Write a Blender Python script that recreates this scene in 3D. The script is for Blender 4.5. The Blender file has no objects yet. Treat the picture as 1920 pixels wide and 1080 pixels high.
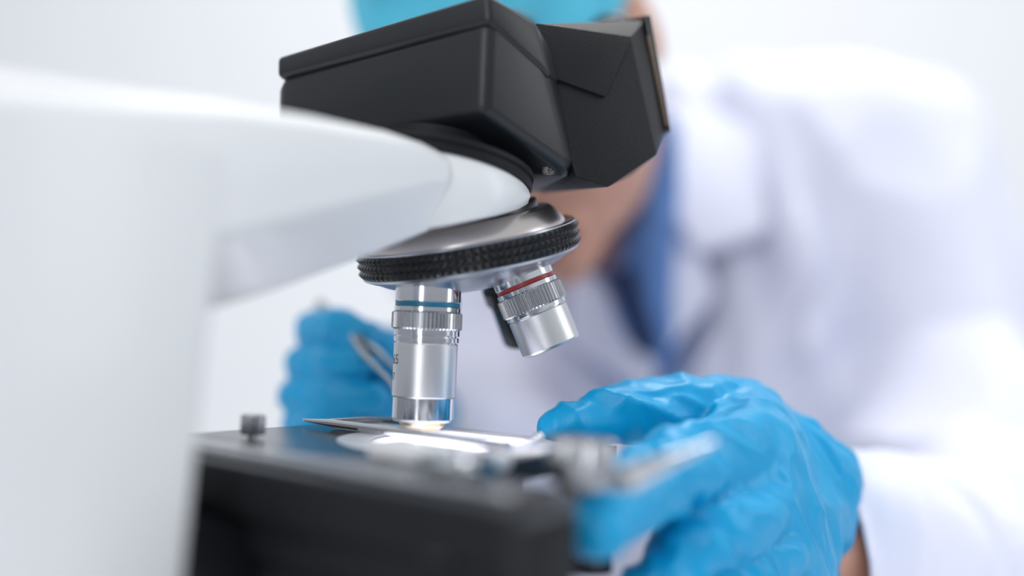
import bpy, bmesh, math, random
from mathutils import Vector, Matrix, noise
random.seed(4)
sc = bpy.context.scene
COL = sc.collection
PI = math.pi
# ------------------------------------------------------------------ camera
ZC = 0.937                                   # lens height; bench top is at 0.75 m
FPX = 1890.0
cam_d = bpy.data.cameras.new('camera'); cam = bpy.data.objects.new('camera', cam_d); COL.objects.link(cam)
cam_d.sensor_width = 36; cam_d.lens = 36*FPX/1920; cam_d.clip_start = 0.01
PITCH = math.radians(2.45); ROLL = math.radians(2.3)
cam.matrix_world = Matrix.Translation((0, 0, ZC)) @ Matrix.Rotation(PI/2+PITCH, 4, 'X') @ Matrix.Rotation(ROLL, 4, 'Z')
cam_d.dof.use_dof = True; cam_d.dof.focus_distance = 0.351; cam_d.dof.aperture_fstop = 1.75
sc.camera = cam
# ------------------------------------------------------------------ light
world = bpy.data.worlds.new('world'); sc.world = world; world.use_nodes = True
wn = world.node_tree; wn.nodes.clear()
def wnode(t, **k):
    n = wn.nodes.new(t)
    for a, b in k.items(): setattr(n, a, b)
    return n
wo = wnode('ShaderNodeOutputWorld'); wb = wnode('ShaderNodeBackground'); wt = wnode('ShaderNodeTexCoord')
ws = wnode('ShaderNodeSeparateXYZ'); wr = wnode('ShaderNodeValToRGB')
wr.color_ramp.elements[0].position = 0.0; wr.color_ramp.elements[0].color = (0.22, 0.23, 0.27, 1)
wr.color_ramp.elements[1].position = 1.0; wr.color_ramp.elements[1].color = (1.0, 1.02, 1.05, 1)
e = wr.color_ramp.elements.new(0.47); e.color = (0.36, 0.37, 0.43, 1)
e = wr.color_ramp.elements.new(0.58); e.color = (0.86, 0.89, 0.95, 1)
wm = wnode('ShaderNodeMath', operation='MULTIPLY_ADD'); wm.inputs[1].default_value = 0.5; wm.inputs[2].default_value = 0.5
wn.links.new(wt.outputs['Generated'], ws.inputs[0]); wn.links.new(ws.outputs['Z'], wm.inputs[0])
wn.links.new(wm.outputs[0], wr.inputs[0]); wn.links.new(wr.outputs[0], wb.inputs[0]); wn.links.new(wb.outputs[0], wo.inputs[0])
wb.inputs[1].default_value = 0.66
def area(name, loc, target, size, power, col=(1, 1, 1)):
    l = bpy.data.lights.new(name, 'AREA'); l.shape = 'RECTANGLE'; l.size, l.size_y = size; l.energy = power; l.color = col
    o = bpy.data.objects.new(name, l); COL.objects.link(o); o.location = loc
    o.rotation_euler = (Vector(target)-Vector(loc)).to_track_quat('-Z', 'Y').to_euler(); return o
area('ceiling_lamp_over_bench', (0.35, 1.0, 2.6), (0.1, 0.7, 0.9), (0.9, 0.5), 18, (1, 0.99, 0.97))
area('ceiling_lamp_behind_camera', (-0.6, -0.9, 2.3), (0, 0.5, 0.9), (1.2, 0.6), 5, (0.97, 0.98, 1))
area('window_right', (1.9, 0.2, 1.6), (0.1, 0.6, 0.95), (0.5, 1.3), 7, (0.94, 0.97, 1))
area('wall_fill_light', (0.7, 1.75, 2.9), (0.8, 2.6, 1.0), (3.8, 0.5), 14, (0.98, 0.99, 1))  # added unseen fill that whitens the back wall
area('window_behind_camera', (-0.55, -1.25, 1.35), (0, 0.35, 0.95), (0.28, 1.0), 7, (0.96, 0.98, 1))
sc.view_settings.view_transform = 'Standard'; sc.view_settings.look = 'None'
sc.view_settings.exposure = 0.13; sc.view_settings.gamma = 1.0
try: sc.view_settings.use_curve_mapping = False
except Exception: pass

# ------------------------------------------------------------------ coordinates
CR = (Matrix.Rotation(PI/2+PITCH, 4, 'X') @ Matrix.Rotation(ROLL, 4, 'Z')).to_3x3()
C0 = Vector((0, 0, ZC))
def P(px, py, d):
    """world point seen at px,py of the 1920 frame, d metres in front of the lens"""
    return C0 + CR @ Vector(((px-960)/FPX*d, -(py-540)/FPX*d, -d))
AZ = math.radians(35)
U = Vector((math.sin(AZ), math.cos(AZ), 0)); V = Vector((math.cos(AZ), -math.sin(AZ), 0)); Z = Vector((0, 0, 1))
O = Vector((-0.0290, 0.350, 0))              # optical axis on plan
def W(u, v, z):                              # microscope frame, mm, z above the lens height
    return O + U*(u*.001) + V*(v*.001) + Z*(ZC+z*.001)
# ------------------------------------------------------------------ materials
def mat(name, col=(.8, .8, .8), rough=.5, metal=0., bump=None, spec=None, emit=None, sss=0, trans=0, coat=0, colvar=None, ani=None):
    m = bpy.data.materials.new(name); m.use_nodes = True; nt = m.node_tree; b = nt.nodes['Principled BSDF']
    b.inputs['Base Color'].default_value = (*col, 1); b.inputs['Roughness'].default_value = rough; b.inputs['Metallic'].default_value = metal
    if spec is not None: b.inputs['Specular IOR Level'].default_value = spec
    if emit: b.inputs['Emission Color'].default_value = (*emit[0], 1); b.inputs['Emission Strength'].default_value = emit[1]
    if sss: b.inputs['Subsurface Weight'].default_value = sss; b.inputs['Subsurface Radius'].default_value = (.02, .008, .005); b.inputs['Subsurface Scale'].default_value = .3
    if trans: b.inputs['Transmission Weight'].default_value = trans
    if coat: b.inputs['Coat Weight'].default_value = coat; b.inputs['Coat Roughness'].default_value = .15
    tc = nt.nodes.new('ShaderNodeTexCoord')
    if bump:
        sc_, st, dist = bump[:3]
        n = nt.nodes.new('ShaderNodeTexNoise'); n.inputs['Scale'].default_value = sc_; n.inputs['Detail'].default_value = 4
        bp = nt.nodes.new('ShaderNodeBump'); bp.inputs['Strength'].default_value = st; bp.inputs['Distance'].default_value = dist
        mp = nt.nodes.new('ShaderNodeMapping'); mp.inputs['Scale'].default_value = bump[3] if len(bump) > 3 else (1, 1, 1)
        nt.links.new(tc.outputs['Object'], mp.inputs[0]); nt.links.new(mp.outputs[0], n.inputs['Vector'])
        nt.links.new(n.outputs[0], bp.inputs['Height']); nt.links.new(bp.outputs[0], b.inputs['Normal'])
    if colvar:
        col2, s2 = colvar
        n = nt.nodes.new('ShaderNodeTexNoise'); n.inputs['Scale'].default_value = s2; n.inputs['Detail'].default_value = 3
        mx = nt.nodes.new('ShaderNodeMix'); mx.data_type = 'RGBA'; mx.inputs[6].default_value = (*col, 1); mx.inputs[7].default_value = (*col2, 1)
        nt.links.new(tc.outputs['Object'], n.inputs['Vector']); nt.links.new(n.outputs[0], mx.inputs[0]); nt.links.new(mx.outputs[2], b.inputs['Base Color'])
    return m
M = {}
M['wall'] = mat('white_wall_paint', (.90, .91, .93), .8, bump=(60, .05, .002))
M['floor'] = mat('pale_floor', (.70, .72, .75), .4, colvar=((.64, .66, .69), 4))
M['bench'] = mat('white_bench_laminate', (.82, .83, .86), .35, colvar=((.79, .80, .84), 12))
M['enamel'] = mat('white_enamel', (.72, .74, .755), .38, bump=(900, .04, .0003), coat=.15)
M['black'] = mat('black_crinkle_paint', (.010, .012, .015), .36, bump=(2200, .22, .0003), spec=.42)
M['leather'] = mat('black_grain_panel', (.009, .010, .012), .5, bump=(1500, .55, .0005), spec=.25)
M['blackgloss'] = mat('black_gloss', (.012, .013, .015), .18, bump=(120, .03, .0004))
M['blackring'] = mat('black_anodised', (.008, .009, .011), .3, spec=.4)
M['brown'] = mat('brown_strip', (.17, .115, .075), .45, colvar=((.10, .075, .055), 300))
M['chrome'] = mat('polished_chrome', (.66, .68, .71), .13, 1, bump=(300, .02, .0002))
M['steel'] = mat('steel', (.50, .51, .53), .25, 1, bump=(500, .05, .0002))
M['satin'] = mat('satin_aluminium', (.66, .67, .685), .33, 1, bump=(4500, .16, .0002))
M['nosetop'] = mat('nickel_plate', (.60, .56, .55), .3, 1, bump=(150, .05, .0004))
M['noseunder'] = mat('turned_nickel', (.42, .46, .51), .3, 1)
M['matt'] = mat('black_matt_casting', (.008, .009, .011), .55, spec=.2)
M['teal'] = mat('teal_band', (.0, .16, .26), .35)
M['red'] = mat('red_band', (.30, .018, .02), .35)
M['ink'] = mat('black_ink', (.01, .01, .012), .6)
M['gold'] = mat('gold_coating', (.85, .62, .32), .2, 1)
M['screw'] = mat('screw_steel', (.42, .39, .36), .4, 1, bump=(900, .5, .0006))
M['stageplate'] = mat('black_glass_stage', (.022, .027, .032), .2, spec=.45)
M['lamp'] = mat('condenser_glow', (1, 1, 1), .5, emit=((1, .99, 1), 6.5))
M['glare_eye'] = mat('white_glare_and_eye', (.88, .88, .90), .25)  # white of the eyes; on stage and holder it paints in glare
M['glove'] = mat('blue_nitrile', (.001, .32, .62), .38, spec=.35, bump=(75, .5, .0022, (1, 1, .35)), sss=.1)
M['skin'] = mat('skin', (.60, .33, .24), .5, sss=.15, colvar=((.52, .27, .20), 25))
M['lips'] = mat('lip_skin', (.42, .12, .12), .45)
M['hair'] = mat('dark_hair', (.03, .022, .02), .5)
M['cap'] = mat('blue_surgical_cap', (.10, .58, .78), .7, bump=(18, .6, .008, (3, 1, 1)))
M['scrub'] = mat('blue_scrub_cloth', (.10, .22, .50), .8, bump=(24, .6, .006, (1, 1, .4)))
M['navy'] = mat('navy_undershirt', (.012, .03, .10), .85)
M['coat'] = mat('white_coat_cloth', (.75, .77, .90), .85, bump=(500, .1, .0006))
M['button'] = mat('grey_button', (.30, .32, .36), .5)
M['chair'] = mat('blue_chair_fabric', (.03, .12, .32), .7)
def slide_mat(name='slide_glass', t_=.35, r_=.45):
    m = bpy.data.materials.new(name); m.use_nodes = True; nt = m.node_tree; b = nt.nodes['Principled BSDF']
    b.inputs['Base Color'].default_value = (.93, .95, .97, 1); b.inputs['Roughness'].default_value = .45; b.inputs['Specular IOR Level'].default_value = .2
    tr = nt.nodes.new('ShaderNodeBsdfTranslucent'); tr.inputs[0].default_value = (.95, .95, 1, 1)
    mx = nt.nodes.new('ShaderNodeMixShader'); mx.inputs[0].default_value = t_
    nt.links.new(b.outputs[0], mx.inputs[1]); nt.links.new(tr.outputs[0], mx.inputs[2]); nt.links.new(mx.outputs[0], nt.nodes['Material Output'].inputs[0])
    return m
M['slide'] = slide_mat(); M['diffuser'] = slide_mat('white_diffuser', .75)  # translucent whites standing in for glare on slide and stage opening
M['trousers'] = mat('dark_trousers', (.03, .035, .05), .85)
M['shoe'] = mat('white_shoe', (.7, .7, .72), .5)
# ------------------------------------------------------------------ helpers
def tag(o, label, cat, group=None):
    o['label'] = label; o['category'] = cat
    if group: o['group'] = group
    return o
def empty(name, loc, label=None, cat=None):
    o = bpy.data.objects.new(name, None); COL.objects.link(o); o.location = loc; o.empty_display_size = .02
    if label: tag(o, label, cat)
    return o
def link(name, me, m, parent=None, smooth=True, angle=35):
    if m: me.materials.append(m)
    o = bpy.data.objects.new(name, me); COL.objects.link(o)
    for p in me.polygons: p.use_smooth = smooth
    if smooth and angle:
        try: me.set_sharp_from_angle(angle=math.radians(angle))
        except Exception: pass
    if parent:
        o.parent = parent
        o.matrix_parent_inverse = root_inv(parent)
    return o
def root_inv(p):
    mat_ = Matrix.Translation(p.location) @ p.rotation_euler.to_matrix().to_4x4()
    if p.parent: mat_ = p['_'] if False else (root_mat(p.parent) @ p.matrix_parent_inverse @ mat_)
    return mat_.inverted()
def root_mat(p):
    m_ = Matrix.Translation(p.location)
    return (root_mat(p.parent) @ p.matrix_parent_inverse @ m_) if p.parent else m_
def obj(name, bm, m, parent=None, smooth=True, angle=35, bevel=0, seg=2):
    if bevel:
        bm.normal_update()
        es = [e for e in bm.edges if len(e.link_faces) == 2 and e.calc_face_angle(0) > math.radians(20)]
        bmesh.ops.bevel(bm, geom=es, offset=bevel, segments=seg, profile=.5, affect='EDGES', clamp_overlap=True)
    bmesh.ops.recalc_face_normals(bm, faces=bm.faces)
    me = bpy.data.meshes.new(name); bm.to_mesh(me); bm.free()
    return link(name, me, m, parent, smooth, angle)
def hullbm(pts):
    bm = bmesh.new(); vs = [bm.verts.new(p) for p in pts]
    r = bmesh.ops.convex_hull(bm, input=vs)
    junk = [g for g in r['geom_interior'] + r['geom_unused'] if isinstance(g, bmesh.types.BMVert)]
    bmesh.ops.delete(bm, geom=list(set(junk)), context='VERTS')
    bmesh.ops.dissolve_limit(bm, angle_limit=math.radians(1.5), verts=bm.verts, edges=bm.edges)
    return bm
def frame(loc, axis, xdir=None):
    z = Vector(axis).normalized(); x = Vector(xdir) if xdir else (Vector((1, 0, 0)) if abs(z.x) < .8 else Vector((0, 1, 0)))
    x = (x - z*x.dot(z)).normalized(); y = z.cross(x)
    m = Matrix((x, y, z)).transposed().to_4x4(); m.translation = loc; return m
def lathe(bm, prof, mx, n=96, scale=.001):
    rings = []
    for r, z in prof:
        if r <= 1e-6: rings.append([bm.verts.new(mx @ Vector((0, 0, z*scale)))])
        else: rings.append([bm.verts.new(mx @ Vector((r*scale*math.cos(2*PI*k/n), r*scale*math.sin(2*PI*k/n), z*scale))) for k in range(n)])
    for a, b in zip(rings, rings[1:]):
        for k in range(n):
            k2 = (k+1) % n
            q = [a[k % len(a)], a[k2 % len(a)], b[k2 % len(b)], b[k % len(b)]]
            s = []
            for v in q:
                if v not in s: s.append(v)
            if len(s) > 2: bm.faces.new(s)
    return bm
def gear(bm, r, depth, z0, z1, mx, n=64, scale=.001):
    """knurled sleeve with n straight ribs"""
    ring = []
    prof = [(r-1.6*depth-1, z0), (r-depth, z0), (r, z0+.5), (r, z1-.5), (r-depth, z1), (r-1.6*depth-1, z1)]
    for rr, z in prof:
        row = []
        for k in range(n*4):
            ph = k % 4; q = rr
            if ph in (2, 3) : q = min(rr, r-depth)
            a = 2*PI*(k + (.25 if ph in (0, 2) else -.25 if ph in (1, 3) else 0))/(n*4)
            row.append(bm.verts.new(mx @ Vector((q*scale*math.cos(a), q*scale*math.sin(a), z*scale))))
        ring.append(row)
    for a, b in zip(ring, ring[1:]):
        for k in range(n*4):
            k2 = (k+1) % (n*4); bm.faces.new((a[k], a[k2], b[k2], b[k]))
    for row in (ring[0], ring[-1]): bm.faces.new(row)
    return bm
def box(bm, mx, s):
    bmesh.ops.create_cube(bm, size=1, matrix=mx @ Matrix.Diagonal((*s, 1))); return bm
def tube(bm, pts, rad, n=12, flat=None):
    """swept tube; rad is a number or list; flat = (direction, factor) squashes it"""
    pts = [Vector(p) for p in pts]; rings = []
    for i, p in enumerate(pts):
        t = (pts[min(i+1, len(pts)-1)] - pts[max(i-1, 0)]).normalized()
        a = (flat[0] if flat else (Z if abs(t.z) < .9 else Vector((1, 0, 0))))
        x = (a - t*a.dot(t)).normalized(); y = t.cross(x); r = rad[i] if isinstance(rad, (list, tuple)) else rad
        f = flat[1] if flat else 1
        rings.append([bm.verts.new(p + x*(r*f*math.cos(2*PI*k/n)) + y*(r*math.sin(2*PI*k/n))) for k in range(n)])
    for a, b in zip(rings, rings[1:]):
        for k in range(n): bm.faces.new((a[k], a[(k+1) % n], b[(k+1) % n], b[k]))
    bm.faces.new(rings[0]); bm.faces.new(rings[-1]); return bm
_ico = None
def ico(c, r, s=3):
    global _ico
    if _ico is None:
        b = bmesh.new(); bmesh.ops.create_icosphere(b, subdivisions=3, radius=1); _ico = [v.co.copy() for v in b.verts]; b.free()
    return [c + v*r for v in _ico]
def blob(name, groups, m, parent, voxel=.002, smooth=4, fold=None, ell=(), cut=None):
    """groups: each a list of (point, radius) spheres; neighbouring groups are hulled, everything is fused into one skin"""
    bm = bmesh.new()
    for g in groups:
        vs = []
        for c, r in g: vs += [bm.verts.new(p) for p in ico(c, r)]
        r = bmesh.ops.convex_hull(bm, input=vs)
        junk = list({x for x in r['geom_interior']+r['geom_unused'] if isinstance(x, bmesh.types.BMVert)})
        bmesh.ops.delete(bm, geom=junk, context='VERTS')
    for mx in ell: bmesh.ops.create_icosphere(bm, subdivisions=4, radius=1, matrix=mx)
    bmesh.ops.recalc_face_normals(bm, faces=bm.faces)
    me = bpy.data.meshes.new(name+'_raw'); bm.to_mesh(me); bm.free()
    t = bpy.data.objects.new(name+'_raw', me); COL.objects.link(t)
    md = t.modifiers.new('r', 'REMESH'); md.mode = 'VOXEL'; md.voxel_size = voxel
    if smooth: sm = t.modifiers.new('s', 'SMOOTH'); sm.iterations = smooth; sm.factor = .5
    dg = bpy.context.evaluated_depsgraph_get(); dg.update()
    out = bpy.data.meshes.new_from_object(t.evaluated_get(dg)); out.name = name
    bpy.data.objects.remove(t)
    if fold:
        ns = [v.normal.copy() for v in out.vertices]
        for v, n in zip(out.vertices, ns): v.co += n*fold(v.co, n)
    if cut:
        b = bmesh.new(); b.from_mesh(out)
        bmesh.ops.bisect_plane(b, geom=list(b.verts)+list(b.edges)+list(b.faces), plane_co=cut[0], plane_no=cut[1], clear_inner=True); b.to_mesh(out); b.free()
    out.materials.clear()
    return link(name, out, m, parent, True, None)
def chain(pts):
    """pairs of spheres along a limb"""
    return [[(P(*a[:3]), a[3]), (P(*b[:3]), b[3])] for a, b in zip(pts, pts[1:])]
def struct(name, bm, m):
    o = obj(name, bm, m, None, False); o['kind'] = 'structure'; return o

# ================================================================== the room
b = bmesh.new(); box(b, Matrix.Translation((0, 2.65, 1.5)), (14, .1, 3.0)); struct('wall_back', b, M['wall'])
b = bmesh.new(); box(b, Matrix.Translation((0, 0.6, -.05)), (14, 4.2, .1)); struct('floor', b, M['floor'])
bench = empty('lab_bench', (0, .25, 0), 'long white laboratory bench carrying the microscope', 'bench')
b = bmesh.new(); box(b, Matrix.Translation((0, .12, .735)), (1.8, .72, .03)); obj('worktop', b, M['bench'], bench, bevel=.003)
for sx in (-.84, .84):
    b = bmesh.new(); box(b, Matrix.Translation((sx, .12, .36)), (.04, .66, .72)); obj('side_panel', b, M['bench'], bench, bevel=.002)

# ================================================================== the microscope
mic = empty('microscope', W(-90, 0, -187), 'white laboratory microscope with black binocular head, its back turned to the viewer', 'microscope')
# --- arm: cross sections along u, swept into one white casting
def arm_section(u, hw, zt, zc, zb, hb, rt=6):
    """half width hw, top zt, chamfer line zc, bottom zb with half width hb -> closed loop of points (mm)"""
    pts = []
    for k in range(5): a = PI/2*k/4; pts.append((hw-rt+rt*math.sin(a), zt-rt+rt*math.cos(a)))
    pts += [(hw, zt*.4+zc*.6), (hw, zc+1.2), (hw-.9, zc-1.2), ((hw+hb)/2, (zc+zb)/2), (hb+1.5, zb+1.5), (hb-1, zb)]
    full = pts + [(-y, z) for y, z in reversed(pts)]
    return [W(u, y, z) for y, z in full]
bm = bmesh.new()
secs = [(-24, 26.5, 56, 45.5, 30.5, 19), (-34, 26.3, 57.5, 43.5, 26, 16), (-50, 26, 58, 38.5, 19, 12), (-80, 26, 56.5, 29.5, 8, 9), (-104, 26, 54.5, 22.0, 1, 8), (-111, 26, 54, 20, -1, 8), (-140, 26, 50, 12, -4, 18), (-182, 26, 46, 8, -6, 18)]
loops = []
for s in secs: loops.append([bm.verts.new(p) for p in arm_section(*s)])
for a, c in zip(loops, loops[1:]):
    n = len(a)
    for k in range(n): bm.faces.new((a[k], a[(k+1) % n], c[(k+1) % n], c[k]))
bm.faces.new(loops[0]); bm.faces.new(loops[-1])
# column: draughted block fused with the arm
def cbox(pts, bm):
    vs = [bm.verts.new(p) for p in pts]; r = bmesh.ops.convex_hull(bm, input=vs)
obj('arm', bm, M['enamel'], mic, angle=17)
hb = hullbm([W(u, v, z) for u, v, z in ((-108.5, 26.4, 44), (-108.5, -26.4, 44), (-190, 26.4, 46), (-190, -26.4, 46), (-121, 27, -155), (-121, -27, -155), (-196, 27, -155), (-196, -27, -155))])
obj('column', hb, M['enamel'], mic, bevel=.004, seg=4)
hb = hullbm([W(u, v, z) for u in (-205, 50) for v in (-70, 70) for z in (-187, -158)] + [W(u, v, -150) for u in (-190, -115) for v in (-50, 50)])
obj('foot', hb, M['enamel'], mic, bevel=.006, seg=3)
# --- nose: round white front of the arm, cut by two tilted planes
TAU = math.radians(9.3)
NTOP = (Z*math.cos(TAU) + U*math.sin(TAU)).normalized()      # plane falls away from the column
NB = Vector((-.20, -.19, .96)).normalized()                   # turret axis
def on_plane(c, n, p): return p + Z*((c-p).dot(n)/n.z)
bm = bmesh.new(); N_ = 96; R_ = 34.0; rows = []
ct = W(0, 0, 52.5); cb = W(0, 0, 37)
for kind, rr in (('b', 24), ('b', 31.5), ('b2', 33.4), ('b3', 34), ('m', 34.2), ('t2', 34), ('t', 32.5), ('t', 20)):
    row = []
    for k in range(N_):
        a = 2*PI*k/N_; q = W(rr*math.cos(a), rr*math.sin(a), 0)
        if kind[0] == 'b': p = on_plane(cb, NB, q) + Z*{'b': 0, 'b2': .0009, 'b3': .003}[kind]
        elif kind == 'm': p = (on_plane(cb, NB, q)+on_plane(ct, NTOP, q))/2
        else: p = on_plane(ct, NTOP, q) - Z*(.0018 if kind == 't2' else 0)
        row.append(bm.verts.new(p))
    rows.append(row)
for a, c in zip(rows, rows[1:]):
    for k in range(N_): bm.faces.new((a[k], a[(k+1) % N_], c[(k+1) % N_], c[k]))
bm.faces.new(rows[0]); bm.faces.new(rows[-1])
obj('arm_nose', bm, M['enamel'], mic, angle=50)
# --- black mounting ring under the head
b = bmesh.new(); lathe(b, [(0, -1), (34.3, -1), (34.8, 0), (34.8, 1.2), (34.1, 1.7), (34.1, 2.3), (34.9, 2.8), (34.9, 4.4), (33, 5.0), (21, 5.4), (21, 12), (0, 12)], frame(W(0, 0, 52.8), NTOP)); obj('mounting_ring', b, M['matt'], mic)

# --- binocular head
back = Vector((.022, .075, -.010))
def on3(px_, py_, a, b_, c):
    """point of the plane a b c seen at px_, py_"""
    n_ = (b_-a).cross(c-a); d = (P(px_, py_, 1)-C0); return C0 + d*((a-C0).dot(n_)/d.dot(n_))
def px(*a): return [P(*q) for q in a]
hA, hB, hL, hR = px((909, 212, .325), (916, 36, .325), (524, 141, .372), (1079, 329, .352))
rT = on3(1002, 46, hA, hB, hR); rS = on3(1029, 146, hA, hB, hR); lL = on3(518, 300, hA, hB, hL)
body = [hA, hB, hL, lL, hR, rS, rT]
under = px((1010, 363, .405), (700, 330, .44), (560, 330, .43))
rear = [p + back for p in (hB, hL, rT)]
head = obj('head_housing', hullbm(body+under+rear), M['black'], mic, bevel=.0036, seg=5)
gB, gL = px((917.5, 40, .3238), (519, 144, .3703)); off = gB-hB
lid = [gB, gL, on3(915, -14, gB, gL, gB+Z*.01), on3(519.5, 106, gB, gL, gB+Z*.01), rS+Vector((.0006, -.0008, 0)), rT+Vector((.0004, -.0008, .0006))]
lidr = [p+back for p in lid[:4]+lid[5:]]
obj('housing_lid', hullbm(lid+lidr), M['black'], head, bevel=.0018, seg=3)
q0, q4, q2 = px((1001, 45, .3585), (1079, 331, .3525), (1231, 290, .366))
pr = [q0, q4, q2, on3(1183, 70, q0, q4, q2), on3(1140, 351, q0, q4, q2)] + px((1210, 38, .388), (1250, 240, .388), (1115, 52, .41), (1010, 363, .405), (1040, 60, .41), (1180, 330, .40), (1150, 60, .43))
obj('prism_housing', hullbm(pr), M['leather'], head, bevel=.0006, seg=2)
# raised flap panel with a pointed lower corner
f4 = [on3(x_, y_, q0, q4, q2) for x_, y_ in ((1003, 47), (1182, 72), (1131, 184), (1031, 148))]
nrm = (q4-q0).cross(q2-q0).normalized()
if nrm.y > 0: nrm = -nrm
obj('cover_flap', hullbm([p+nrm*.0016 for p in f4]+[p-nrm*.002 for p in f4]), M['leather'], head, bevel=.00025)
ep = px((1209, 31, .3845), (1220, 27, .3845), (1259, 246, .3845), (1248, 243, .3845))
obj('end_plate', hullbm(ep+[p+Vector((-.004, .03, 0)) for p in ep]), M['blackgloss'], head, bevel=.0004)
bs = px((1213, 66, .3835), (1221, 66, .3835), (1254, 235, .3835), (1247, 236, .3835))
obj('end_strip', hullbm(bs+[p+Vector((0, .008, 0)) for p in bs]), M['brown'], head, bevel=.0004)['label'] = 'brown edge strip'
b = bmesh.new()
for k in range(9):
    p0 = P(1128+k*10, 49-k*1.9, .40-.0016*k); tube(b, [p0, p0+Vector((.002, .02, .001))], .0011, 8)
obj('ridged_dial', b, M['black'], head)
for q, n_ in (((875, 243, .338), (0, -.35, -1)), ((1031, 317, .352), (.2, -.5, -1))):
    b = bmesh.new(); f = frame(P(*q), n_)
    lathe(b, [(0, -3), (3.1, -3), (3.1, .2), (2.6, .7), (1.2, .8), (1.0, .2), (0, .2)], f, 24)
    for a_ in (0, PI/2): box(b, f @ Matrix.Rotation(a_, 4, 'Z') @ Matrix.Translation((0, 0, .0008)), (.0034, .0006, .0006))
    obj('screw', b, M['screw'], head)
# eyepieces, rising from the far side of the head towards the person's eyes
for q0, q1 in (((1085, 140, .43), (1152, 84, .475)), ((930, 130, .44), (960, 80, .48))):
    ax = P(*q1)-P(*q0); f = frame(P(*q0), ax); L = ax.length*1000
    b = bmesh.new(); lathe(b, [(0, -20), (11, -20), (11, 12), (13.5, 13), (13.5, L-7), (15, L-6), (15, L), (12, L+1), (0, L+1)], f, 48)
    e_ = obj('eyepiece', b, M['black'], head)

# --- turret
TC = W(22, 0, 30); tf = frame(TC, NB, U)
b = bmesh.new()
lathe(b, [(0, 3), (36.8, 3), (38.6, 4.4), (39.4, 4.9), (40.0, 4.6), (40.0, -4.4), (39.7, -5.2), (37.6, -6.3), (36.6, -6.4), (33, -8.6), (27, -11.2), (20, -13.2), (12, -14.6), (0, -15)], tf, 128)
turret = obj('nosepiece', b, M['noseunder'], mic, angle=25)
b = bmesh.new(); ns, rowsn = 94, 3; zt, zb = 4.0, -4.2; rb = 40.1; rp = 41.15
def tp(r, a, z): return tf @ Vector((r*.001*math.cos(a), r*.001*math.sin(a), z*.001))
grid = [[b.verts.new(tp(rb, 2*PI*k/ns, zt+(zb-zt)*j/rowsn)) for k in range(ns)] for j in range(rowsn+1)]
for j in range(rowsn):
    for k in range(ns):
        c = b.verts.new(tp(rp, 2*PI*(k+.5)/ns, zt+(zb-zt)*(j+.5)/rowsn)); q = (grid[j][k], grid[j][(k+1) % ns], grid[j+1][(k+1) % ns], grid[j+1][k])
        for i in range(4): b.faces.new((q[i], q[(i+1) % 4], c))
for gr, zz in ((grid[0], zt+.5), (grid[-1], zb-.5)):
    inn = [b.verts.new(tp(39.6, 2*PI*k/ns, zz)) for k in range(ns)]
    for k in range(ns): b.faces.new((gr[k], gr[(k+1) % ns], inn[(k+1) % ns], inn[k]))
o = obj('knurled_grip_ring', b, M['blackring'], turret, smooth=False); o['label'] = 'black diamond-knurled ring'
b = bmesh.new(); lathe(b, [(0, 3), (36.2, 3), (36.6, 3.6), (36.2, 5.2), (35.4, 6.6), (32.6, 10.2), (31.5, 11.0), (30, 11.2), (0, 11.2)], tf, 128)
o = obj('fixed_plate', b, M['nosetop'], turret, angle=40); o['label'] = 'bright nickel plate'
b = bmesh.new(); lathe(b, [(0, 10), (27.5, 10), (27.5, 12.4), (27, 14.2), (0, 14.2)], tf, 96); obj('bearing_collar', b, M['blackring'], turret)

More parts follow.
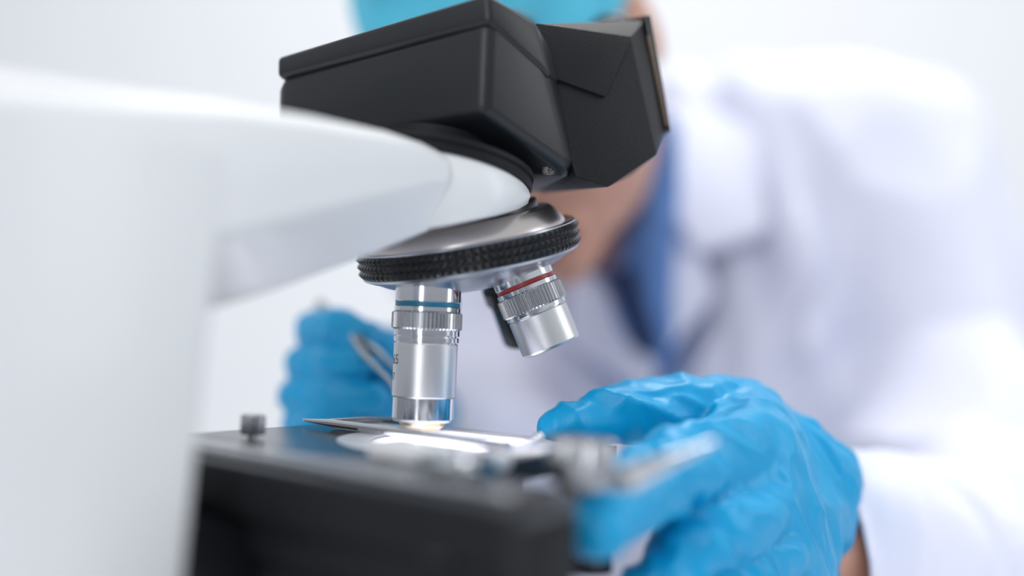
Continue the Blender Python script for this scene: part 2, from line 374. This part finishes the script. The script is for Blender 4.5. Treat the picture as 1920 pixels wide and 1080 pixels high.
# --- objectives: axis frames with z pointing out of the turret
ICL = math.acos(NB.z)
def out_dir(phi):
    h = tf.to_3x3() @ Vector((math.cos(phi), math.sin(phi), 0))
    return (-NB*math.cos(ICL) + h*math.sin(ICL)).normalized(), h
def objective(phi, kind, label=None):
    dr, h = out_dir(phi)
    base = TC + h*.0215 - NB*.0125
    if kind == 'long40': base = W(0, 0, 10.8); dr = -Z
    f = frame(base, dr, Z.cross(dr) if abs(dr.z) < .999 else Vector((1, 0, 0)))
    band = {'long40': 'teal', 'short4': 'red', 'dark': 'ink', 'plain': 'steel'}[kind]
    if kind in ('long40', 'plain'):
        prof = [(0, -4), (11.4, -4), (11.4, 1.8), (11.2, 2.0), (11.0, 2.1), (11.0, 3.5), (11.2, 3.6), (11.4, 3.8), (11.4, 5.2), (10.6, 5.3), (10.6, 11.2), (11.3, 11.3), (11.5, 11.6), (11.5, 13.5), (10.5, 13.6), (10.5, 14.0), (11.3, 14.1), (11.3, 15.7), (10.5, 15.8), (10.5, 16.4)]
        body_m = [(10.9, 16.2), (11.05, 16.5), (11.05, 34.3), (10.8, 34.7), (9, 34.7)]
        low = [(10, 34.4), (10.75, 34.8), (10.75, 42.0), (10.2, 43.0), (7.9, 43.3), (7.7, 44.0), (7.4, 44.9), (5.2, 45.8), (4.0, 46.2), (3.0, 46.3), (0, 46.3)]
        gz, gr = (5.3, 11.5), 12.25; bz = (2.1, 3.5)
    else:
        prof = [(0, -4), (10.9, -4), (10.9, 1.6), (10.7, 1.8), (10.5, 1.8), (10.5, 3.1), (10.7, 3.2), (11.1, 3.4), (11.1, 4.9), (10.6, 5.0), (10.6, 11.8), (11.1, 11.9), (11.1, 13.2), (10.4, 13.4), (10.4, 13.9)]
        ln = 27.0 if kind == 'short4' else 30.0
        body_m = [(10.4, 13.6), (10.85, 14.0), (10.85, ln-1), (10.5, ln-.3), (9.6, ln), (9.0, ln), (8.4, ln-1.5), (0, ln-2)]
        low = None; gz, gr = (5.0, 11.9), 12.0; bz = (1.8, 3.1)
    dark = kind == 'dark'
    b = bmesh.new(); lathe(b, prof, f, 96); root = obj('objective', b, M['blackgloss' if dark else 'chrome'], mic, angle=25)
    if label: root['label'] = label
    b = bmesh.new(); gear(b, gr, .75, gz[0], gz[1], f, 54); obj('knurled_collar', b, M['blackgloss' if dark else 'steel'], root, smooth=True, angle=20)
    b = bmesh.new(); r0 = 11.15 if kind in ('long40', 'plain') else 10.65
    lathe(b, [(r0-1, bz[0]), (r0, bz[0]), (r0, bz[1]), (r0-1, bz[1])], f, 96); o = obj('colour_band', b, M[band], root); o['label'] = {'teal': 'teal magnification band', 'red': 'red magnification band', 'ink': 'black magnification band', 'steel': 'grey magnification band'}[band]
    b = bmesh.new(); lathe(b, body_m, f, 96); obj('barrel', b, M['blackgloss' if dark else 'satin'], root, angle=25)
    if low:
        b = bmesh.new(); lathe(b, low, f, 96); obj('front_cone', b, M['chrome'], root, angle=22)
        b = bmesh.new(); lathe(b, [(7.3, 43.25), (8.1, 43.3), (8.0, 44.3), (7.4, 44.4)], f, 64); obj('gold_ring', b, M['gold'], root)
        b = bmesh.new(); lathe(b, [(6.6, 45.1), (6.4, 45.5), (5.2, 46.1), (3.3, 46.4), (0, 46.4)], f, 48); obj('front_lens', b, M['gold'], root)['label'] = 'gold-rimmed front lens'
    return root, f
active, af = objective(PI, 'long40', 'upright objective with a teal band')
side, sf = objective(-PI/2, 'short4', 'short slanted objective with a red band')
objective(PI/2, 'plain', 'silver objective half hidden behind the upright one')
objective(0, 'dark', 'black objective behind the short one')
# engraved figures wrapped round the upright barrel
def wrap_text(txt, size, zc_, a_end, parent, f, r=.01109):
    cu = bpy.data.curves.new('t', 'FONT'); cu.body = txt; cu.size = size; cu.align_x = 'RIGHT'; cu.resolution_u = 3
    t = bpy.data.objects.new('t', cu); COL.objects.link(t); dg = bpy.context.evaluated_depsgraph_get(); dg.update()
    me = bpy.data.meshes.new_from_object(t.evaluated_get(dg)); bpy.data.objects.remove(t)
    bm = bmesh.new(); bm.from_mesh(me); bmesh.ops.subdivide_edges(bm, edges=bm.edges, cuts=1)
    ax = W(0, 0, 10.8)
    for v in bm.verts:
        a = a_end + v.co.x/r; zz = zc_ + v.co.y
        v.co = Vector((ax.x + r*math.sin(a), ax.y - r*math.cos(a), zz))
    r_ = bmesh.ops.extrude_face_region(bm, geom=list(bm.faces))
    for v in [g for g in r_['geom'] if isinstance(g, bmesh.types.BMVert)]:
        d = Vector((v.co.x-ax.x, v.co.y-ax.y, 0)).normalized(); v.co -= d*.0001
    return obj('engraving', bm, M['ink'], parent, smooth=False)
wrap_text('40 / 0.65', .0048, ZC-.0127, math.radians(-50), active, af)
wrap_text('160 / 0.17', .0036, ZC-.0182, math.radians(-62), active, af)

# --- stage
ST = -37.0
def slab(u0, u1, v0, v1, z0, z1): return hullbm([W(u, v, z) for u in (u0, u1) for v in (v0, v1) for z in (z0, z1)])
# plate with a round opening: bridge between the rectangle and a circle
bm = bmesh.new(); nn = 96; cu_, cv_, cr_ = -9, 20, 26
SU0, SU1, SV0, SV1 = -62, 30, -46, 60
def rect_pt(a, u0, u1, v0, v1):
    c, s = math.cos(a), math.sin(a); t = 1e9
    if c > 1e-9: t = min(t, (u1-cu_)/c)
    if c < -1e-9: t = min(t, (u0-cu_)/c)
    if s > 1e-9: t = min(t, (v1-cv_)/s)
    if s < -1e-9: t = min(t, (v0-cv_)/s)
    return cu_+c*t, cv_+s*t
angs = sorted([2*PI*k/nn for k in range(nn)] + [math.atan2(y-cv_, x-cu_) % (2*PI) for x in (SU0, SU1) for y in (SV0, SV1)])
R4 = []
for z in (ST, ST-6): R4.append(([bm.verts.new(W(*rect_pt(a, SU0, SU1, SV0, SV1), z)) for a in angs], [bm.verts.new(W(cu_+cr_*math.cos(a), cv_+cr_*math.sin(a), z)) for a in angs]))
n = len(angs)
for k in range(n):
    k2 = (k+1) % n
    (o0, i0), (o1, i1) = R4
    bm.faces.new((o0[k], o0[k2], i0[k2], i0[k])); bm.faces.new((o1[k], o1[k2], i1[k2], i1[k])); bm.faces.new((o0[k], o0[k2], o1[k2], o1[k])); bm.faces.new((i0[k], i0[k2], i1[k2], i1[k]))
stage = obj('stage', bm, M['stageplate'], mic, smooth=False)
obj('front_plate', slab(-95, -62, -46, 100, ST-6, ST), M['stageplate'], stage, bevel=.0006)
obj('stage_rim', slab(-95.5, -90, -46.5, 103, ST-13, ST-.8), M['matt'], stage, bevel=.0008)
obj('stage_apron', slab(-90, -84, -40, 100, ST-24, ST-6), M['matt'], stage, bevel=.0008)
obj('lower_plate', slab(-84, -56, -42, 98, ST-52, ST-6), M['matt'], stage, bevel=.002)
obj('drive_rack', slab(-89, -84, -40, 98, ST, ST+2.0), M['steel'], stage, bevel=.0005)['label'] = 'steel slide rail'
obj('guide_strip', slab(-78, -74, -36, 60, ST, ST+1.2), M['steel'], stage, bevel=.0004)
b = bmesh.new(); lathe(b, [(26.2, -3), (26.2, .2), (27, .35), (36, .35), (37, .15), (37, 0)], frame(W(cu_, cv_, ST), Z, U), 96); o = obj('glare_ring', b, M['glare_eye'], stage); o['label'] = 'white ring for the glare round the opening'  # ring added, its white stands in for glare on the stage
b = bmesh.new()
ring_ = [(cu_+25.9*math.cos(2*PI*k/72), cv_+25.9*math.sin(2*PI*k/72)) for k in range(72)]
ring_ = [(min(u_, 10), v_) for u_, v_ in ring_]
o = obj('glow_disc', hullbm([W(u_, v_, z_) for u_, v_ in ring_ for z_ in (ST-1.6, ST-.4)]), M['diffuser'], stage); o['label'] = 'added glowing white opal glass in the stage opening'  # diffuser added so the opening glows white over a wide area
# left thumbscrew
b = bmesh.new(); f = frame(P(474, 812, .318), Z); f.translation.z = ZC+ST*.001
gear(b, 3.9, .5, 1.2, 7.5, f, 26); lathe(b, [(0, 0), (1.6, 0), (1.6, 1.4), (0, 1.4)], f, 20); obj('thumbscrew', b, M['steel'], stage)
# mechanical slide holder; its white body and plate paint in bright reflections
holder = obj('slide_holder', slab(-60, -46, 30, 70, ST+.2, ST+5.0), M['glare_eye'], mic, bevel=.0008)
obj('holder_plate', slab(-46, -36, 30, 59, ST+.2, ST+1.6), M['glare_eye'], holder, bevel=.0005)
obj('holder_block', slab(-74, -58, 60, 74, ST+.2, ST+6), M['chrome'], holder, bevel=.0012)
b = bmesh.new()
tube(b, [W(-14, -44, ST+2.2), W(-15, -30, ST+2.4), W(-17, 10, ST+2.4), W(-20, 50, ST+2.4)], [.0004, .0013, .0014, .0014], 10)
tube(b, [W(-15, -30, ST+2.4), W(4, -30, ST+2.3), W(18, -26, ST+2)], [.0014, .0013, .0008], 10)
tube(b, [W(-20, 50, ST+2.4), W(-34, 56, ST+2.6), W(-52, 60, ST+3)], .0018, 10)
obj('holder_arm', b, M['steel'], holder)
b = bmesh.new(); bmesh.ops.create_icosphere(b, subdivisions=3, radius=.0020, matrix=Matrix.Translation(P(1010, 822, .318))); obj('glint_ball', b, M['chrome'], holder)  # chrome ball put in for a blurred specular glint
# big blurred knob and lever at the near right corner
f = frame(P(1088, 893, .262), Z)
b = bmesh.new(); gear(b, 8.8, .5, -1, 9.5, f, 40); lathe(b, [(0, -3), (6, -3), (6, -1.5), (0, -1.5)], f, 32); obj('corner_knob', b, M['steel'], stage)
b = bmesh.new(); tube(b, [P(1150, 905, .255), P(1185, 893, .248), P(1260, 862, .248), P(1340, 828, .252)], [.0030, .0038, .0018, .0006], 14); obj('stop_lever', b, M['chrome'], stage)
b = bmesh.new(); q_ = P(1110, 905, .302); tube(b, [q_, q_-Z*.026], .007, 20); obj('drive_shaft', b, M['blackring'], stage)
# condenser and its light
b = bmesh.new(); lathe(b, [(0, -60), (14, -60), (20, -56), (20, -34), (23, -33), (23, -20), (24, -14), (24.4, -4.0), (23.6, -3.6), (23.4, -5.4), (0, -5.4)], frame(W(-9, 20, ST), Z), 64); cond = obj('condenser', b, M['blackring'], mic)
b = bmesh.new(); lathe(b, [(0, -5.3), (23.2, -5.3), (21, -4.0), (12, -3.0), (0, -2.6)], frame(W(-9, 20, ST), Z), 64); o = obj('condenser_lens', b, M['lamp'], cond); o['label'] = 'glowing condenser lens'
b = bmesh.new(); tube(b, [P(800, 1015, .24), P(875, 1022, .225)], .006, 18); obj('condenser_knob', b, M['blackring'], cond)
b = bmesh.new(); tube(b, [P(815, 1078, .24), P(860, 1082, .235)], .0045, 18); obj('brass_screw', b, M['gold'], cond)['label'] = 'brass screw'
obj('focus_carrier', slab(-122, -78, -14, 14, ST-34, ST-14), M['black'], mic, bevel=.002)

# ================================================================== slide and forceps
b = slab(-14, 10, -30, 28, ST+.4, ST+1.3); sl_ = tag(obj('microscope_slide', b, M['slide'], None, bevel=.0002), 'bright glass slide glowing on the black stage under the upright objective', 'slide')
obj('glare_end', slab(-14, 10, 28, 48, ST+.4, ST+1.32), M['diffuser'], sl_, bevel=.0002)['label'] = 'slide end whitened for glare'  # reflected room and lamp light put into a white end piece
fo = empty('forceps', P(775, 800, .372), 'steel forceps held in the gloved fist left of the objective', 'forceps')
fa = [P(597, 570, .494), P(640, 612, .462), P(672, 640, .434)]
obj('bridge', tube(bmesh.new(), fa, [.0030, .0032, .0036], 12, (Vector((0, 1, 0)), .5)), M['steel'], fo)
obj('tine', tube(bmesh.new(), [P(664, 634, .434), P(684, 668, .424), P(737, 722, .400), P(747, 752, .390), P(768, 797, .370)], [.0030, .0034, .0024, .0016, .0006], 12, (V, .5)), M['steel'], fo)
obj('tine', tube(bmesh.new(), [P(674, 632, .440), P(712, 664, .430), P(745, 698, .412), P(765, 740, .394), P(776, 797, .370)], [.0030, .0034, .0028, .0016, .0006], 12, (V, .5)), M['steel'], fo)

# ================================================================== the person
person = empty('person', (.28, .85, 0), 'person in a white lab coat, blue cap and blue gloves leaning over the microscope', 'person')
def wr2_(ax, s, amp):
    # sharp creases running along ax plus small puckers
    ax = Vector(ax).normalized()
    def f(co, n):
        a_ = co.dot(ax); q = (co-ax*(a_*.72))*s; w = noise.noise(q*.6)*1.2
        r1 = 1-abs(noise.noise(q+Vector((w, 0, w))))*3.2; r2 = 1-abs(noise.noise(q*2.1+Vector((5, w, 0))))*3.0
        return amp*(.6*r1 + .32*r2 - .3)
    return f
def wr_(s, amp):
    def f(co, n):
        q = Vector((co.x*s, co.y*s, co.z*s*.45)); a = noise.noise(q + Vector((noise.noise(q*.5), 0, noise.noise(q*.7)))*1.6)
        return amp*(1-abs(a)*2.6)*.5
    return f
# near glove (on the stage drive)
wrist = (1585, 1010, .425)
th = [(1530, 900, .405, .018), (1400, 792, .392, .0165), (1250, 768, .376, .0130), (1160, 775, .366, .0108), (1050, 800, .356, .0068)]
ix = [(1400, 850, .352, .0165), (1262, 880, .310, .0125), (1180, 935, .284, .0112), (1120, 985, .268, .0092)]
mi = [(1425, 930, .345, .0150), (1320, 1010, .312, .0118), (1250, 1090, .300, .0105), (1190, 1140, .300, .009)]
ri = [(1450, 1005, .350, .0145), (1370, 1090, .325, .0115), (1310, 1160, .315, .0100), (1260, 1200, .315, .009)]
pk = [(1480, 1070, .360, .0130), (1420, 1150, .340, .0100), (1370, 1200, .335, .0090)]
groups = chain(th)+chain(ix)+chain(mi)+chain(ri)+chain(pk)
S = lambda *a: (P(*a[:3]), a[3])
wr1 = S(1490, 960, .405, .0225); wr2 = S(1480, 1040, .41, .022)
for m_ in ((ix, mi), (mi, ri), (ri, pk)): groups.append([S(*m_[0][0]), S(*m_[1][0]), wr1, wr2])
groups.append([S(*th[1]), S(*ix[0]), wr1])
groups.append([wr1, wr2, S(1500, 985, .415, .0215), S(1480, 1050, .415, .0205)])
blob('glove', groups, M['glove'], person, .0014, 4, fold=wr2_(P(1500, 1040, .41)-P(1380, 780, .37), 48, .0030))['label'] = 'blue nitrile glove on the near hand'
# cuff roll
# far glove (fist holding the forceps)
f_ix = [(735, 655, .56, .0115), (590, 618, .505, .0098), (640, 612, .478, .0092), (678, 634, .470, .0078)]
f_mi = [(730, 705, .56, .012), (572, 683, .50, .0100), (630, 683, .472, .0096), (676, 672, .466, .0080)]
f_ri = [(725, 750, .56, .012), (558, 745, .495, .0098), (630, 742, .470, .0094), (698, 744, .466, .0078)]
f_pk = [(720, 790, .56, .011), (560, 795, .49, .0092), (600, 790, .472, .0086), (645, 792, .470, .0074)]
f_th = [(770, 770, .545, .016), (752, 700, .520, .0115), (722, 655, .497, .0098), (690, 632, .482, .0082)]
nearer = lambda l: [(a_, b_, c_*.94, r_*.94) for a_, b_, c_, r_ in l]
f_ix, f_mi, f_ri, f_pk, f_th = map(nearer, (f_ix, f_mi, f_ri, f_pk, f_th))
groups = chain(f_ix)+chain(f_mi)+chain(f_ri)+chain(f_pk)+chain(f_th)
w3 = S(795, 772, .560, .019)
for a_, c_ in ((f_ix, f_mi), (f_mi, f_ri), (f_ri, f_pk)): groups.append([S(*a_[0]), S(*c_[0]), w3])
groups.append([S(720, 760, .49, .011), S(700, 800, .49, .011), S(*f_th[0]), w3])
blob('glove', groups, M['glove'], person, .0012, 1, fold=wr2_((1, 0, -.1), 60, .0012))['label'] = 'blue nitrile glove gripping the forceps'
# --- body: head, neck and forearms as one skin
HC = P(992, 108, .615)
fwd = Vector((-.28, -.64, -.70)).normalized(); upg = Vector((-.50, -.5, .64)); up = (upg - fwd*upg.dot(fwd)).normalized(); rt = up.cross(fwd).normalized()  # rt: towards the person's left ear side sign handled below
if rt.x < 0: rt = -rt
def H(r, f, u): return HC + rt*r + fwd*f + up*u          # head frame in metres
def hell(c, s):
    m_ = Matrix((rt, fwd, up)).transposed().to_4x4(); m_.translation = c; return m_ @ Matrix.Diagonal((*s, 1))
ell = [hell(H(0, -.012, .030), (.074, .095, .088)), hell(H(0, .018, -.035), (.060, .070, .082)), hell(H(0, .046, -.076), (.038, .038, .034)),
       hell(H(.036, .048, -.028), (.028, .026, .030)), hell(H(-.036, .048, -.028), (.028, .026, .030)),
       hell(H(0, .080, -.073), (.026, .016, .016)),
       hell(H(.031, .076, .012), (.019, .012, .010)), hell(H(-.031, .076, .012), (.019, .012, .010)),
       hell(H(.071, -.008, -.006), (.008, .016, .029)), hell(H(-.071, -.008, -.006), (.008, .016, .029)),
       hell(H(0, .068, .030), (.055, .018, .014))]
NK = P(1095, 330, .74)
groups = [[(H(0, .078, .020), .009), (H(0, .108, -.028), .0125)], [(H(.012, .096, -.032), .008), (H(-.012, .096, -.032), .008), (H(0, .104, -.028), .010)],
          [(H(0, .080, -.094), .018), (H(.040, .005, -.072), .016), (H(-.040, .005, -.072), .016)],
          [(H(0, .0, -.06), .055), (NK, .048)], [(NK, .048), (P(1200, 480, .89), .05)]]
CH = P(1300, 560, .95)
# torso core and arms under the coat
SR = P(1610, 330, .87); EU = P(1745, 720, .79); SL = P(900, 400, .93); EL = P(1830, 1050, .63); ER = P(1010, 900, .83)
groups += [[(CH, .08), (SR, .045)], [(CH, .08), (SL, .045)], [(CH, .08), (P(1400, 1200, .94), .08)], [(SR, .045), (EU, .04)], [(EU, .04), (EL, .036)], [(EL, .036), (P(1700, 1050, .48), .029)], [(P(1700, 1050, .48), .029), (P(1530, 1020, .436), .0255)], [(P(1530, 1020, .436), .0255), (P(1450, 1000, .40), .018)],
           [(SL, .045), (ER, .036)], [(ER, .036), (P(860, 775, .64), .024)], [(P(860, 775, .64), .024), (P(800, 773, .59), .0165)]]
blob('body', groups, M['skin'], person, .0028, 3, ell=ell)
b = bmesh.new()
for s_, zz in ((1, -.0665), (1, -.0785)):
    pass
blob('lips', [[(H(-.022, .088, -.073), .0026), (H(-.006, .0975, -.0695), .0042), (H(.006, .0975, -.0695), .0042)], [(H(.022, .088, -.073), .0026), (H(-.006, .0975, -.0695), .0042), (H(.006, .0975, -.0695), .0042)],
              [(H(-.020, .087, -.0755), .0026), (H(0, .095, -.080), .0056), (H(.020, .087, -.0755), .0026)]], M['lips'], person, .0013, 2)
for s_ in (-1, 1):
    b = bmesh.new(); bmesh.ops.create_icosphere(b, subdivisions=3, radius=1, matrix=hell(H(.031*s_, .0775, .003), (.0125, .0095, .0085))); obj('eye', b, M['glare_eye'], person)
    b = bmesh.new(); bmesh.ops.create_icosphere(b, subdivisions=3, radius=1, matrix=hell(H(.031*s_, .0845, .001), (.0052, .0036, .0052))); obj('iris', b, M['hair'], person)
    b = bmesh.new(); tube(b, [H(.014*s_, .088, .030), H(.032*s_, .087, .034), H(.050*s_, .074, .028)], [.0015, .0026, .0012], 8); obj('eyebrow', b, M['hair'], person)
# surgical cap
capell = [hell(H(0, -.022, .048), (.086, .106, .084))]
blob('surgical_cap', [[(H(0, .03, .09), .045), (H(0, -.06, .09), .05)]], M['cap'], person, .004, 3, ell=capell, fold=wr_(45, .005), cut=(HC+up*.000-fwd*.02, (up-fwd*.16).normalized()))
# --- scrub top: collar round the neck
scr = [[(P(1232, 250, .74), .014), (P(1232, 350, .735), .016)], [(P(1232, 350, .735), .016), (P(1215, 470, .725), .018)], [(P(1215, 470, .725), .018), (P(1205, 560, .735), .022)], [(P(1205, 560, .735), .022), (P(1218, 650, .75), .016)],
       [(P(1215, 350, .80), .03), (P(1215, 700, .82), .04), (P(1150, 600, .82), .03)]]
blob('scrub_top', scr, M['scrub'], person, .003, 4, fold=wr_(30, .004))
blob('undershirt', [[(P(1165, 530, .715), .010), (P(1212, 645, .72), .009)], [(P(1165, 530, .715), .010), (P(1178, 520, .715), .008), (P(1212, 645, .72), .009)]], M['navy'], person, .003, 2)
# --- lab coat
SRc = (1610, 330, .86, .088)
cg = [[S(1330, 290, .88, .060), S(*SRc)], [S(1290, 560, .86, .085), S(*SRc), S(1330, 330, .88, .07)],
      [S(1290, 560, .86, .085), S(1400, 1180, .86, .12), S(1560, 820, .86, .10), S(*SRc)],
      [S(1040, 640, .86, .055), S(1180, 1200, .88, .12), S(1400, 1180, .86, .12)],
      [S(900, 400, .92, .07), S(1040, 640, .86, .06), S(1000, 420, .92, .06)],
      [S(*SRc), S(1745, 720, .78, .070)], [S(1745, 720, .78, .070), S(1840, 1010, .66, .062)],
      [S(1840, 1010, .66, .062), S(1880, 1080, .56, .05)],
      [S(900, 400, .92, .07), S(1010, 900, .82, .055)], [S(1010, 900, .82, .055), S(880, 770, .66, .042)], [S(880, 770, .66, .042), S(850, 765, .63, .034)]]
for c0, c1 in (((1490, 330, .778, .010), (1455, 640, .768, .016)), ((1600, 300, .776, .012), (1530, 640, .765, .016)), ((1640, 330, .775, .010), (1585, 560, .765, .014)),
               ((1400, 520, .778, .010), (1440, 780, .768, .014)), ((1560, 640, .760, .014), (1620, 800, .745, .012)), ((1345, 560, .772, .012), (1290, 760, .765, .012)),
               ((1700, 900, .668, .014), (1860, 905, .640, .014)), ((1720, 300, .80, .012), (1640, 700, .745, .018))):
    cm = [(a_+b_)/2 for a_, b_ in zip(c0, c1)]; c0 = (c0[0], c0[1], c0[2]+.012, .005)
    cg += [[S(*c0), S(*cm)], [S(*cm), S(c1[0], c1[1], c1[2]+.004, c1[3])]]
HIP = Vector((.24, 1.02, .60))
R_S = lambda x, y, z, r: (Vector((x, y, z)), r)
cg += [[S(1290, 560, .86, .085), S(1560, 820, .86, .10), S(1180, 1200, .88, .12), S(1400, 1180, .86, .12), R_S(.16, 1.02, .62, .12), R_S(.32, 1.02, .62, .12)],
       [R_S(.14, 1.02, .62, .11), R_S(.34, 1.02, .62, .11), R_S(.12, .90, .54, .08), R_S(.36, .90, .54, .08)]]
def coat_fold(co, n):
    q = Vector((co.x*9, co.y*5, co.z*3.2)); a = noise.noise(q + Vector((noise.noise(q*.8), noise.noise(q*.6+Vector((4, 1, 2))), 0))*1.3)
    q2 = Vector((co.x*22 + co.z*8, co.y*10, co.z*9)); c = noise.noise(q2)
    return .024*(1-2.6*abs(a)) + .006*c
coat = blob('lab_coat', cg, M['coat'], person, .005, 7, fold=coat_fold)
# near sleeve, ending in an open cuff at the wrist
slv = [[S(1895, 1110, .60, .060), S(1760, 1060, .52, .050)], [S(1760, 1060, .52, .050), S(1690, 1035, .465, .042)], [S(1690, 1035, .465, .042), S(1590, 1010, .44, .037)], [S(1895, 1110, .60, .060), S(1850, 960, .68, .055)]]
fax = (P(1760, 1060, .52)-P(1500, 1010, .428)).normalized(); fcut = P(1606, 1000, .45)
sl = blob('sleeve', slv, M['coat'], person, .003, 4, fold=wr_(26, .008), cut=(P(1603, 1000, .415), Vector((1, .28, .12)).normalized()))
sm_ = sl.modifiers.new('thick', 'SOLIDIFY'); sm_.thickness = .0016
legs = []
for x_ in (.14, .34):
    legs += [[R_S(x_, 1.02, .57, .09), R_S(x_, .66, .52, .065)], [R_S(x_, .66, .52, .065), R_S(x_, .70, .10, .045)]]
    blob('shoe', [[R_S(x_, .72, .045, .042), R_S(x_, .60, .035, .034)], [R_S(x_, .72, .045, .042), R_S(x_, .70, .09, .045)]], M['shoe'], person, .006, 2)
legs.append([R_S(.14, 1.02, .57, .09), R_S(.34, 1.02, .57, .09)])
blob('trousers', legs, M['trousers'], person, .008, 3)
st2 = empty('lab_stool', (.24, 1.02, 0), 'blue round stool under the person in the white coat', 'stool')
b = bmesh.new(); lathe(b, [(0, 0), (165, 0), (175, 10), (175, 35), (165, 44), (0, 48)], frame(Vector((.24, 1.04, .425)), Z), 48); obj('seat', b, M['chair'], st2)
b = bmesh.new(); lathe(b, [(0, 0), (25, 0), (25, 410), (0, 410)], frame(Vector((.24, 1.04, .02)), Z), 24); obj('post', b, M['steel'], st2)
for k in range(5):
    b = bmesh.new(); a_ = 2*PI*k/5+.3; tube(b, [Vector((.24, 1.04, .06)), Vector((.24+.26*math.cos(a_), 1.04+.26*math.sin(a_), .015))], [.02, .014], 10); obj('leg', b, M['steel'], st2)
# lapels and collar
def sheet(name, pts, th_, m, parent, bend=0):
    c = sum(pts, Vector())/len(pts); n_ = (pts[1]-pts[0]).cross(pts[2]-pts[0]).normalized()
    if n_.y > 0: n_ = -n_
    bm = bmesh.new(); vs = [bm.verts.new(p) for p in pts]; f_ = bm.faces.new(vs)
    r_ = bmesh.ops.extrude_face_region(bm, geom=[f_])
    bmesh.ops.translate(bm, vec=-n_*th_, verts=[g for g in r_['geom'] if isinstance(g, bmesh.types.BMVert)])
    return obj(name, bm, m, parent, bevel=th_*.35, seg=3)
sheet('coat_collar', px((1235, 205, .765), (1300, 180, .80), (1430, 250, .785), (1445, 425, .755), (1305, 470, .735), (1265, 390, .735)), .010, M['coat'], coat)
sheet('lapel', px((1262, 380, .745), (1300, 470, .745), (1330, 560, .75), (1225, 690, .735), (1245, 560, .735)), .008, M['coat'], coat)
sheet('lapel', px((1065, 510, .75), (1120, 530, .735), (1225, 690, .735), (1215, 760, .75), (1060, 640, .765)), .008, M['coat'], coat)
b = bmesh.new(); lathe(b, [(0, 0), (6, 0), (6, 2), (5, 2.6), (0, 2.2)], frame(P(886, 722, .622), (0, -1, .3)), 24); obj('coat_button', b, M['button'], coat)
